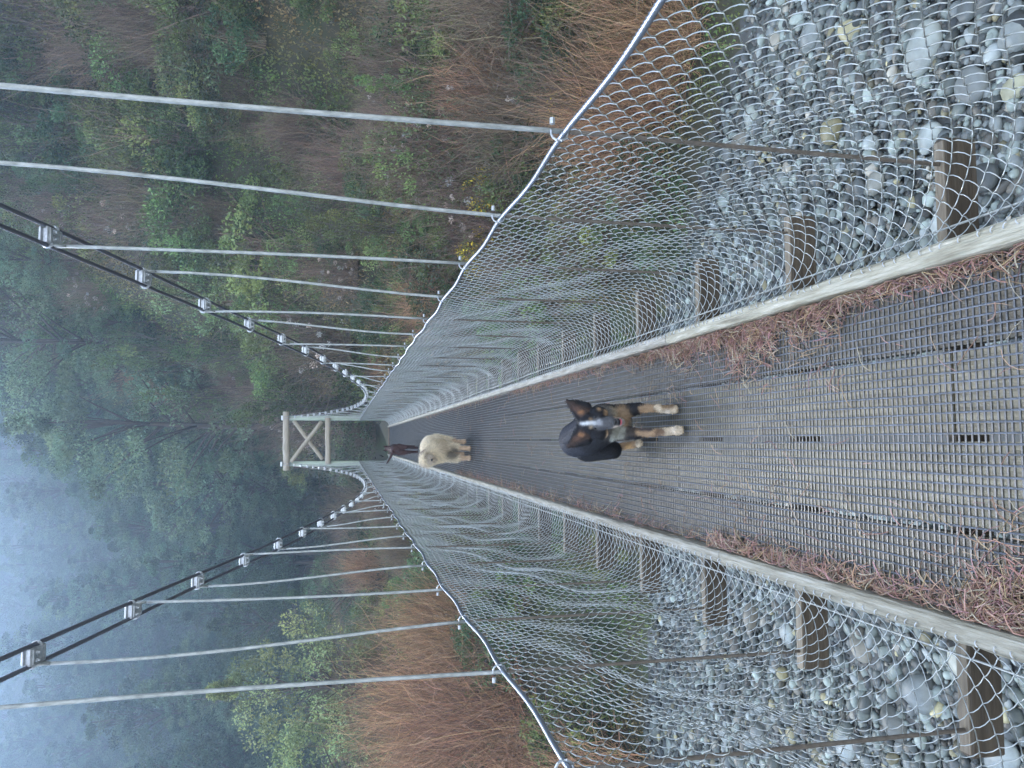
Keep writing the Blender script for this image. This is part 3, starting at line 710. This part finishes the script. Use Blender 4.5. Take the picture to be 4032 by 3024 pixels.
for nm, sd_, H, R, n, sz, m, sh, fl, r0 in [('pine_a', 201, 9, 2.6, 15000, .12, M['pine'], 'cone', .45, .16), ('pine_b', 202, 11, 3.0, 17000, .13, M['pine'], 'cone', .45, .18),
        ('pine_c', 206, 11, 3.4, 19000, .13, M['pinel'], 'round', .4, .18), ('broad_a', 203, 7, 2.8, 15000, .11, M['leafd'], 'round', .6, .15), ('broad_b', 204, 8, 3.0, 15000, .11, M['pine'], 'round', .55, .17), ('pale_a', 205, 6, 2.2, 13000, .085, M['leafl'], 'round', .6, .12)]:
    cm, cc = crown_mesh(sd_, H, R, n, sz, m, sh, fl); TREES[nm] = (cm, trunk_mesh(sd_, H, r0, cc))
def tree(kind, x, y, s, label, group, cat='tree', rot=None):
    nm = {'pine_a': 'conifer_tree', 'pine_b': 'conifer_tree', 'pine_c': 'conifer_tree', 'broad_a': 'broadleaf_tree', 'broad_b': 'broadleaf_tree', 'pale_a': 'broadleaf_tree'}[kind]
    o = empty(nm, (x, y, gz(x, y)-.3)); o.scale = (s, s, s*vr.uniform(.9, 1.15)); o.rotation_euler = (0, 0, vr.uniform(0, 6.28) if rot is None else rot)
    cm, tm = TREES[kind]; link(bpy.data.objects.new('crown', cm), o); link(bpy.data.objects.new('trunk', tm), o)
    tag(o, label, cat, group); return o
cnt = 0
while cnt < 420:
    az = vr.uniform(-30, 14); d = 58+400*vr.random()**1.5; x, y = P(az, d)
    if az > 2 and d > 150: continue
    k = vr.choice(['pine_a', 'pine_b', 'broad_a', 'broad_b'], p=[.25, .25, .25, .25])
    zone = 'far up the hazy hillside' if d > 150 else 'midway up the hazy hillside' if d > 90 else 'at the foot of the hazy hillside'
    side = 'left of the tower' if az < -3 else 'above the tower'
    look = {'p': 'blue green conifer', 'b': 'rounded dark green tree'}[k[0]]
    lb = f'{look} {zone} {side}'
    tree(k, x, y, vr.uniform(.75, 1.35)*(1+.0050*(d-58)), lb, lb); cnt += 1
cnt = 0
while cnt < 64:                                           # scattered trees over the right hill
    az = vr.uniform(4, 38); d = vr.uniform(38, 72); x, y = P(az, d)
    k = vr.choice(['pine_a', 'pine_c', 'broad_a', 'broad_b', 'pale_a'], p=[.18, .22, .22, .30, .08]); lb = 'small ' + ('conifer' if k[0] == 'p' and k[1] == 'i' else 'leafy green tree') + (' high on' if d > 55 else ' halfway up') + ' the steep hillside right of the bridge'
    tree(k, x, y, vr.uniform(.5, .85)*(1.25 if d > 55 else .85), lb, lb); cnt += 1
tree('pine_c', 1.0, 46, 1.3, 'large drooping pine whose crown fills the view above the tower', None, rot=1.0)
tree('pine_c', 5.2, 43, 1.15, 'large pine right of the one above the tower', None, rot=2.2)
tree('pine_c', -3.2, 60, 1.35, 'tall blue green pine just left of the tower top', None, rot=.4)
tree('pale_a', -7.6, 25.5, 1.0, 'pale green leafy tree behind the orange willows, nearer the bridge', None, rot=.3)
tree('pale_a', -10.6, 25.0, 1.0, 'pale green leafy tree at the left frame edge', None, rot=2.0)
tree('broad_b', -6.3, 33, .55, 'dark green tree between the pale tree and the tower', None, rot=2.0)

# ---------------------------------------------------------------- dogs
def remeshed(name, prims, vox, iters=5):
    """prims: (kind, ..., colour); union of balls -> one continuous skin coloured by nearest shape"""
    balls = []
    for p in prims:
        if p[0] == 'c':
            _, a, b, ra, rb, col = p; a = np.array(a, float); b = np.array(b, float); n = max(3, int(np.linalg.norm(b-a)/(min(ra, rb)*.35))+1)
            for t in np.linspace(0, 1, n): balls.append((a*(1-t)+b*t, np.full(3, ra*(1-t)+rb*t), col, None))
        else:
            _, c, rad, col = p[:4]; rot = p[4] if len(p) > 4 else None; balls.append((np.array(c, float), np.array(rad, float), col, rot))
    U, T = ICO3; V = []; Fc = []; off = 0
    for c, rad, col, rot in balls:
        v = U*rad
        if rot is not None: v = v@np.array(rot).T
        V.append(v+c); Fc.append(T+off); off += len(U)
    me = mesh_np(name+'_raw', np.concatenate(V), [np.concatenate(Fc)], []); o = bpy.data.objects.new(name+'_raw', me); C.objects.link(o)
    md = o.modifiers.new('r', 'REMESH'); md.mode = 'VOXEL'; md.voxel_size = vox; md.use_smooth_shade = True
    ms = o.modifiers.new('s', 'SMOOTH'); ms.factor = .5; ms.iterations = iters
    dg = bpy.context.evaluated_depsgraph_get(); ev = o.evaluated_get(dg); out = bpy.data.meshes.new_from_object(ev); out.name = name
    bpy.data.objects.remove(o); bpy.data.meshes.remove(me)
    n = len(out.vertices); co = np.empty(n*3, np.float32); out.vertices.foreach_get('co', co); co = co.reshape(-1, 3)
    best = np.full(n, 1e9); cl = np.zeros((n, 3)); rr = np.random.default_rng(3)
    for c, rad, col, rot in balls:
        d = co-c
        if rot is not None: d = d@np.array(rot)
        e = (np.linalg.norm(d/rad, axis=1)-1)*rad.min()+rr.normal(0, .0015, n); k = e < best; best[k] = e[k]; cl[k] = col
    return out, co, cl
def spots(co, cl, lst):
    rr = np.random.default_rng(9)
    for c, rad, col in lst:
        k = np.linalg.norm((co-np.array(c))/np.array(rad), axis=1)+rr.normal(0, .10, len(co)) < 1; cl[k] = col
def dog_finish(root, me, cl, fur_n, fur_l, seed, flow=(0, 1, -.5), skip=None, lift=.35, soft=3):
    e = np.empty(len(me.edges)*2, np.int32); me.edges.foreach_get('vertices', e); e = e.reshape(-1, 2)
    for _ in range(soft):
        acc = cl.copy(); cn = np.ones(len(cl))
        np.add.at(acc, e[:, 0], cl[e[:, 1]]); np.add.at(acc, e[:, 1], cl[e[:, 0]]); np.add.at(cn, e[:, 0], 1); np.add.at(cn, e[:, 1], 1); cl = acc/cn[:, None]
    co_ = np.empty(len(me.vertices)*3, np.float32); me.vertices.foreach_get('co', co_); co_ = co_.reshape(-1, 3)
    mo = np.sin(co_[:, 0]*170+co_[:, 2]*60)*np.sin(co_[:, 1]*110-co_[:, 2]*90)
    cl = cl*(1+.22*mo)[:, None]
    a = me.color_attributes.new('tint', 'FLOAT_COLOR', 'POINT'); c4 = np.ones((len(cl), 4), np.float32); c4[:, :3] = cl; a.data.foreach_set('color', c4.ravel())
    me.materials.clear(); me.materials.append(M['hair'])
    b = link(bpy.data.objects.new('body', me), root)
    r = np.random.default_rng(seed); npoly = len(me.polygons); ctr = np.empty(npoly*3, np.float32); nrm = np.empty(npoly*3, np.float32)
    me.polygons.foreach_get('center', ctr); me.polygons.foreach_get('normal', nrm); ctr = ctr.reshape(-1, 3); nrm = nrm.reshape(-1, 3)
    lv = np.empty(len(me.loops), np.int32); me.loops.foreach_get('vertex_index', lv); ls = np.empty(npoly, np.int32); me.polygons.foreach_get('loop_start', ls)
    k = r.integers(0, npoly, fur_n)
    if skip is not None: k = k[~skip(ctr[k])]
    Pt, N = ctr[k], nrm[k]; n = len(k); col = cl[lv[ls[k]]]*r.uniform(.7, 1.3, (n, 1))
    fl = np.array(flow)+r.normal(0, .25, (n, 3)); fl -= N*(fl*N).sum(1)[:, None]; fl /= np.linalg.norm(fl, axis=1)[:, None]+1e-6
    d = fl*(1-lift)+N*lift; L = (fur_l(Pt) if callable(fur_l) else fur_l)*r.uniform(.5, 1.3, n); s = np.cross(d, N); s /= np.linalg.norm(s, axis=1)[:, None]+1e-6
    w = .0013; V = np.stack([Pt-s*w, Pt+s*w, Pt+d*L[:, None]*.6+s*w*.7+N*.001, Pt+d*L[:, None]*.6-s*w*.7+N*.001, Pt+d*L[:, None]-N*L[:, None]*.12], 1).reshape(-1, 3)
    i = np.arange(n)*5; q = np.stack([i, i+1, i+2, i+3], -1); t3 = np.stack([i+3, i+2, i+4], -1)
    link(bpy.data.objects.new('fur', mesh_np('fur', V, [q, t3], [M['hair']], None, np.repeat(col, 5, 0))), root)
    return b
def ball(name, c, rad, m, parent, sub=ICO2):
    me = mesh_np(name, sub[0]*np.array(rad)+np.array(c), [sub[1]], [m], None, None, True); return link(bpy.data.objects.new(name, me), parent)
BLK = (.009, .009, .012); SHE = (.026, .029, .042); WHT = (.62, .64, .66); TAN = (.33, .22, .13); CRM = (.50, .40, .28); GRY = (.085, .085, .09); DKB = (.05, .035, .03); EARC = (.055, .035, .028)  # SHE: bluish sheen of the near dog's back, painted into the coat
def rotxz(ax, ay, az_):
    return np.array((Matrix.Rotation(az_, 3, 'Z') @ Matrix.Rotation(ay, 3, 'Y') @ Matrix.Rotation(ax, 3, 'X')))
# --- near dog: trots towards the viewer, head low. local frame: +Y away from viewer, origin between the paws
g0 = (.06, 3.90)
def q1(x, y, z): return (x-g0[0], y-g0[1], z)
pr = [('c', q1(.085, 3.86, .275), q1(.035, 4.08, .285), .105, .108, BLK), ('c', q1(.035, 4.08, .285), q1(.0, 4.30, .295), .108, .10, SHE),
      ('c', q1(.02, 4.20, .335), q1(.07, 3.92, .335), .075, .075, SHE),
      ('c', q1(.085, 3.84, .33), q1(.085, 3.77, .385), .078, .060, BLK),
      ('e', q1(.085, 3.84, .215), (.075, .06, .085), (.20, .20, .19)),
      # head
      ('e', q1(.083, 3.765, .390), (.070, .066, .060), BLK), ('e', q1(.132, 3.738, .352), (.038, .046, .050), BLK), ('e', q1(.034, 3.738, .352), (.038, .046, .050), BLK),
      ('c', q1(.083, 3.73, .368), q1(.086, 3.645, .312), .040, .030, GRY), ('c', q1(.086, 3.655, .306), q1(.086, 3.632, .298), .029, .024, GRY),
      ('c', q1(.085, 3.73, .318), q1(.088, 3.655, .266), .030, .020, (.30, .27, .25)),
      # ears: broad based, pricked outwards
      ('c', q1(.130, 3.770, .412), q1(.198, 3.800, .502), .040, .006, EARC), ('c', q1(.162, 3.778, .405), q1(.204, 3.802, .500), .032, .005, BLK), ('c', q1(.106, 3.775, .435), q1(.192, 3.798, .500), .024, .005, BLK),
      ('c', q1(.036, 3.770, .412), q1(-.032, 3.800, .496), .040, .006, EARC), ('c', q1(.004, 3.778, .405), q1(-.038, 3.802, .494), .032, .005, BLK), ('c', q1(.060, 3.775, .435), q1(-.026, 3.798, .494), .024, .005, BLK),
      # forelegs
      ('c', q1(.135, 3.84, .235), q1(.162, 3.77, .120), .048, .030, BLK), ('c', q1(.162, 3.77, .120), q1(.158, 3.66, .050), .025, .017, TAN), ('c', q1(.158, 3.66, .060), q1(.150, 3.60, .022), .020, .020, CRM),
      ('e', q1(.150, 3.580, .017), (.024, .030, .017), CRM), ('e', q1(.138, 3.556, .012), (.008, .016, .011), CRM), ('e', q1(.150, 3.551, .012), (.008, .016, .011), CRM), ('e', q1(.162, 3.556, .012), (.008, .016, .011), CRM),
      ('c', q1(.040, 3.84, .230), q1(.030, 3.75, .140), .046, .028, (.05,.04,.035)), ('c', q1(.030, 3.75, .140), q1(.038, 3.61, .055), .025, .0165, TAN), ('c', q1(.038, 3.61, .055), q1(.043, 3.545, .024), .020, .020, CRM),
      ('e', q1(.044, 3.522, .017), (.025, .030, .017), CRM), ('e', q1(.031, 3.497, .012), (.008, .017, .011), CRM), ('e', q1(.044, 3.491, .012), (.008, .017, .011), CRM), ('e', q1(.057, 3.497, .012), (.008, .017, .011), CRM),
      # hind legs
      ('c', q1(-.045, 4.25, .245), q1(-.058, 4.13, .135), .080, .050, BLK), ('c', q1(-.058, 4.13, .135), q1(-.045, 4.20, .080), .038, .024, DKB), ('c', q1(-.045, 4.20, .080), q1(-.025, 4.06, .020), .021, .018, TAN), ('e', q1(-.022, 4.03, .016), (.022, .032, .016), CRM),
      ('c', q1(.07, 4.29, .25), q1(.10, 4.21, .14), .075, .045, BLK), ('c', q1(.10, 4.21, .14), q1(.10, 4.35, .09), .034, .022, DKB), ('c', q1(.10, 4.35, .09), q1(.10, 4.31, .02), .020, .018, TAN), ('e', q1(.10, 4.29, .016), (.022, .03, .016), CRM),
      ('c', q1(.0, 4.38, .32), q1(-.01, 4.55, .22), .032, .018, BLK), ('c', q1(-.01, 4.55, .22), q1(0, 4.62, .15), .022, .012, BLK)]
dog = empty('dog', (g0[0], g0[1], DECK+.012)); tag(dog, 'black dog with white blaze, tan legs and pricked ears trotting towards the viewer', 'dog')
me, co, cl = remeshed('body', pr, .0048, 4)
spots(co, cl, [(q1(.083, 3.72, .405), (.0095, .055, .05), WHT), (q1(.083, 3.822, .430), (.046, .030, .030), WHT), (q1(.083, 3.792, .448), (.013, .012, .02), BLK),
    (q1(.086, 3.640, .330), (.030, .03, .016), GRY), (q1(.086, 3.685, .362), (.017, .026, .018), (.36, .37, .39)), (q1(.088, 3.628, .284), (.021, .03, .011), BLK), (q1(.064, 3.655, .30), (.010, .05, .016), (.62, .52, .46)), (q1(.112, 3.69, .345), (.016, .03, .02), BLK), (q1(.060, 3.69, .345), (.013, .03, .018), (.06, .06, .07)),
    (q1(.058, 3.645, .290), (.016, .045, .016), (.55, .45, .36)), (q1(.116, 3.650, .292), (.014, .04, .014), (.40, .27, .18)),
    (q1(.030, 3.725, .312), (.026, .030, .018), (.50, .36, .24)), (q1(.136, 3.715, .320), (.018, .030, .022), TAN),
    (q1(.064, 3.705, .405), (.0065, .02, .0065), CRM), (q1(.104, 3.705, .405), (.0065, .02, .0065), TAN),
    (q1(.140, 3.752, .440), (.010, .02, .018), (.30, .15, .07)), (q1(.026, 3.752, .440), (.010, .02, .018), (.30, .15, .07)),
    (q1(.158, 3.77, .455), (.014, .02, .022), (.10, .055, .04)), (q1(.006, 3.77, .455), (.014, .02, .022), (.10, .055, .04)), (q1(.154, 3.71, .36), (.012, .02, .008), TAN),
    (q1(.03, 3.79, .250), (.055, .05, .022), (.50, .52, .48)), (q1(.045, 3.78, .235), (.05, .05, .04), (.26, .26, .22)), (q1(.13, 3.79, .27), (.040, .05, .05), (.27, .22, .15)), (q1(.12, 3.80, .20), (.06, .05, .05), (.22, .15, .09)),
    (q1(.012, 3.74, .12), (.012, .05, .08), BLK), (q1(.052, 3.70, .10), (.012, .06, .05), (.06, .05, .05)), (q1(.185, 3.74, .14), (.014, .06, .05), BLK), (q1(.165, 3.60, .03), (.018, .06, .03), (.20, .13, .07)), (q1(.150, 3.66, .05), (.02, .02, .03), (.24, .15, .08)), (q1(.036, 3.60, .075), (.02, .05, .02), (.16, .10, .06)), (q1(.05, 3.53, .03), (.02, .02, .02), (.62, .52, .4)), (q1(.140, 3.62, .035), (.012, .05, .012), (.62, .52, .4)), (q1(-.05, 4.1, .04), (.03, .04, .03), (.45, .28, .13)), (q1(.10, 3.80, .30), (.09, .06, .05), (.11, .10, .09))])
dog_finish(dog, me, cl, 26000, lambda p: np.where((p[:, 1] < -.13) & (p[:, 2] > .28), .006, np.where(p[:, 2] < .20, .016, .020)), 4, flow=(0, 1, -.45), lift=.22)
ball('nose', q1(.087, 3.609, .312), (.0165, .011, .0125), M['nose'], dog)
for ex in (.060, .108): ball('eye', q1(ex, 3.702, .378), (.0085, .0065, .0085), M['eye'], dog)
ball('tongue', q1(.088, 3.636, .272), (.0175, .024, .005), M['tongue'], dog)
# --- cream dog
g1 = (-.15, 10.0)
def q2(x, y, z): return (x-g1[0], y-g1[1], z)
CR2 = (.74, .63, .45); TN2 = (.50, .36, .24); GD = (.16, .14, .12)
pr = [('c', q2(-.14, 9.98, .40), q2(-.10, 10.40, .43), .145, .15, CR2), ('e', q2(-.10, 10.15, .50), (.14, .25, .09), CR2), ('c', q2(-.15, 9.95, .42), q2(-.225, 9.88, .55), .13, .095, CR2),
      ('e', q2(-.235, 9.85, .575), (.082, .085, .075), CR2), ('c', q2(-.240, 9.80, .555), q2(-.245, 9.715, .515), .042, .030, (.45, .38, .3)),
      ('c', q2(-.185, 9.88, .625), q2(-.150, 9.86, .560), .028, .022, GD), ('c', q2(-.285, 9.88, .625), q2(-.318, 9.86, .560), .028, .022, CR2),
      ('c', q2(-.20, 9.93, .35), q2(-.235, 9.90, .17), .062, .036, CR2), ('c', q2(-.235, 9.90, .17), q2(-.23, 9.87, .03), .030, .024, TN2), ('e', q2(-.23, 9.85, .02), (.03, .04, .02), TN2),
      ('c', q2(-.09, 9.93, .35), q2(-.095, 9.92, .17), .062, .036, CR2), ('c', q2(-.095, 9.92, .17), q2(-.105, 9.88, .03), .030, .024, TN2), ('e', q2(-.107, 9.86, .02), (.03, .04, .02), TN2),
      ('c', q2(-.17, 10.40, .38), q2(-.19, 10.34, .22), .10, .055, CR2), ('c', q2(-.19, 10.34, .22), q2(-.19, 10.42, .03), .035, .025, TN2), ('e', q2(-.19, 10.39, .02), (.03, .04, .02), TN2),
      ('c', q2(-.03, 10.40, .38), q2(-.02, 10.36, .22), .10, .055, CR2), ('c', q2(-.02, 10.36, .22), q2(-.02, 10.30, .03), .035, .025, TN2), ('e', q2(-.02, 10.27, .02), (.03, .04, .02), TN2),
      ('c', q2(-.12, 10.50, .44), q2(-.14, 10.64, .34), .045, .04, CR2)]
dog = empty('dog', (g1[0], g1[1], float(deckz(10))+.012)); tag(dog, 'fluffy cream dog with tan legs walking on the deck behind the black and white one', 'dog')
me, co, cl = remeshed('body', pr, .009, 4)
spots(co, cl, [(q2(-.16, 9.86, .26), (.085, .10, .10), (.20, .17, .13)), (q2(-.04, 9.95, .40), (.05, .12, .10), (.50, .40, .26)), (q2(-.21, 9.78, .585), (.05, .05, .03), (.34, .27, .19)), (q2(-.245, 9.72, .52), (.05, .05, .04), (.42, .34, .25)), (q2(-.10, 9.84, .36), (.07, .08, .10), (.55, .45, .32)), (q2(-.17, 9.87, .63), (.045, .05, .05), (.26, .19, .14)), (q2(-.30, 9.87, .61), (.04, .05, .04), (.40, .31, .22))])  # first dark spot paints in the shadow between the forelegs
dog_finish(dog, me, cl, 34000, lambda p: np.where(p[:, 2] < .16, .030, .080), 6, flow=(0, .6, -1), lift=.4)
ball('nose', q2(-.246, 9.684, .523), (.018, .014, .014), M['nose'], dog)
for ex in (-.27, -.205): ball('eye', q2(ex, 9.778, .588), (.010, .008, .010), M['eye'], dog)
# --- dark dog going away
g2 = (-.2, 17.1); DB = (.060, .028, .024)
def q3(x, y, z): return (x-g2[0], y-g2[1], z)
pr = [('c', q3(-.20, 17.0, .50), q3(-.20, 17.5, .48), .105, .125, DB), ('e', q3(-.20, 16.98, .47), (.105, .10, .13), DB), ('c', q3(-.20, 17.5, .50), q3(-.18, 17.72, .60), .09, .06, DB), ('e', q3(-.18, 17.76, .62), (.065, .08, .065), DB), ('c', q3(-.18, 17.8, .60), q3(-.18, 17.92, .57), .04, .028, DB),
      ('c', q3(-.22, 17.72, .66), q3(-.235, 17.72, .73), .022, .007, DB), ('c', q3(-.14, 17.72, .66), q3(-.125, 17.72, .73), .022, .007, DB),
      ('c', q3(-.26, 16.98, .42), q3(-.265, 16.92, .26), .072, .042, DB), ('c', q3(-.265, 16.92, .26), q3(-.255, 17.02, .03), .032, .024, DB), ('e', q3(-.255, 17.0, .02), (.028, .04, .02), DB),
      ('c', q3(-.14, 16.98, .42), q3(-.145, 16.92, .26), .072, .042, DB), ('c', q3(-.145, 16.92, .26), q3(-.165, 17.02, .03), .032, .024, DB), ('e', q3(-.165, 17.0, .02), (.028, .04, .02), DB),
      ('c', q3(-.26, 17.5, .4), q3(-.26, 17.52, .03), .05, .024, DB), ('c', q3(-.14, 17.5, .4), q3(-.14, 17.6, .03), .05, .024, DB),
      ('c', q3(-.25, 16.90, .56), q3(-.36, 16.92, .60), .030, .026, DB), ('c', q3(-.36, 16.92, .60), q3(-.50, 16.98, .68), .026, .014, DB)]
dog = empty('dog', (g2[0], g2[1], float(deckz(17.1))+.012)); tag(dog, 'dark brown dog seen from behind with its tail held out, farthest along the bridge', 'dog')
me, co, cl = remeshed('body', pr, .010, 4); dog_finish(dog, me, cl, 9000, .02, 8, flow=(0, -1, -.6), lift=.2)

# ---------------------------------------------------------------- haze
hm = bpy.data.materials.new('haze'); hm.use_nodes = True; n = hm.node_tree.nodes; n.remove(n['Principled BSDF'])
pv = n.new('ShaderNodeVolumePrincipled'); pv.inputs['Color'].default_value = (.50, .70, .98, 1); pv.inputs['Density'].default_value = .0027; pv.inputs['Anisotropy'].default_value = .6
hm.node_tree.links.new(pv.outputs[0], n['Material Output'].inputs['Volume'])
mb = MB(); mb.box((0, 335, 150), (860, 740, 320)); hz_o = mb.build('haze', hm, None, colour=False)
tag(hz_o, 'pale blue haze hanging over the valley', 'haze', kind='stuff');
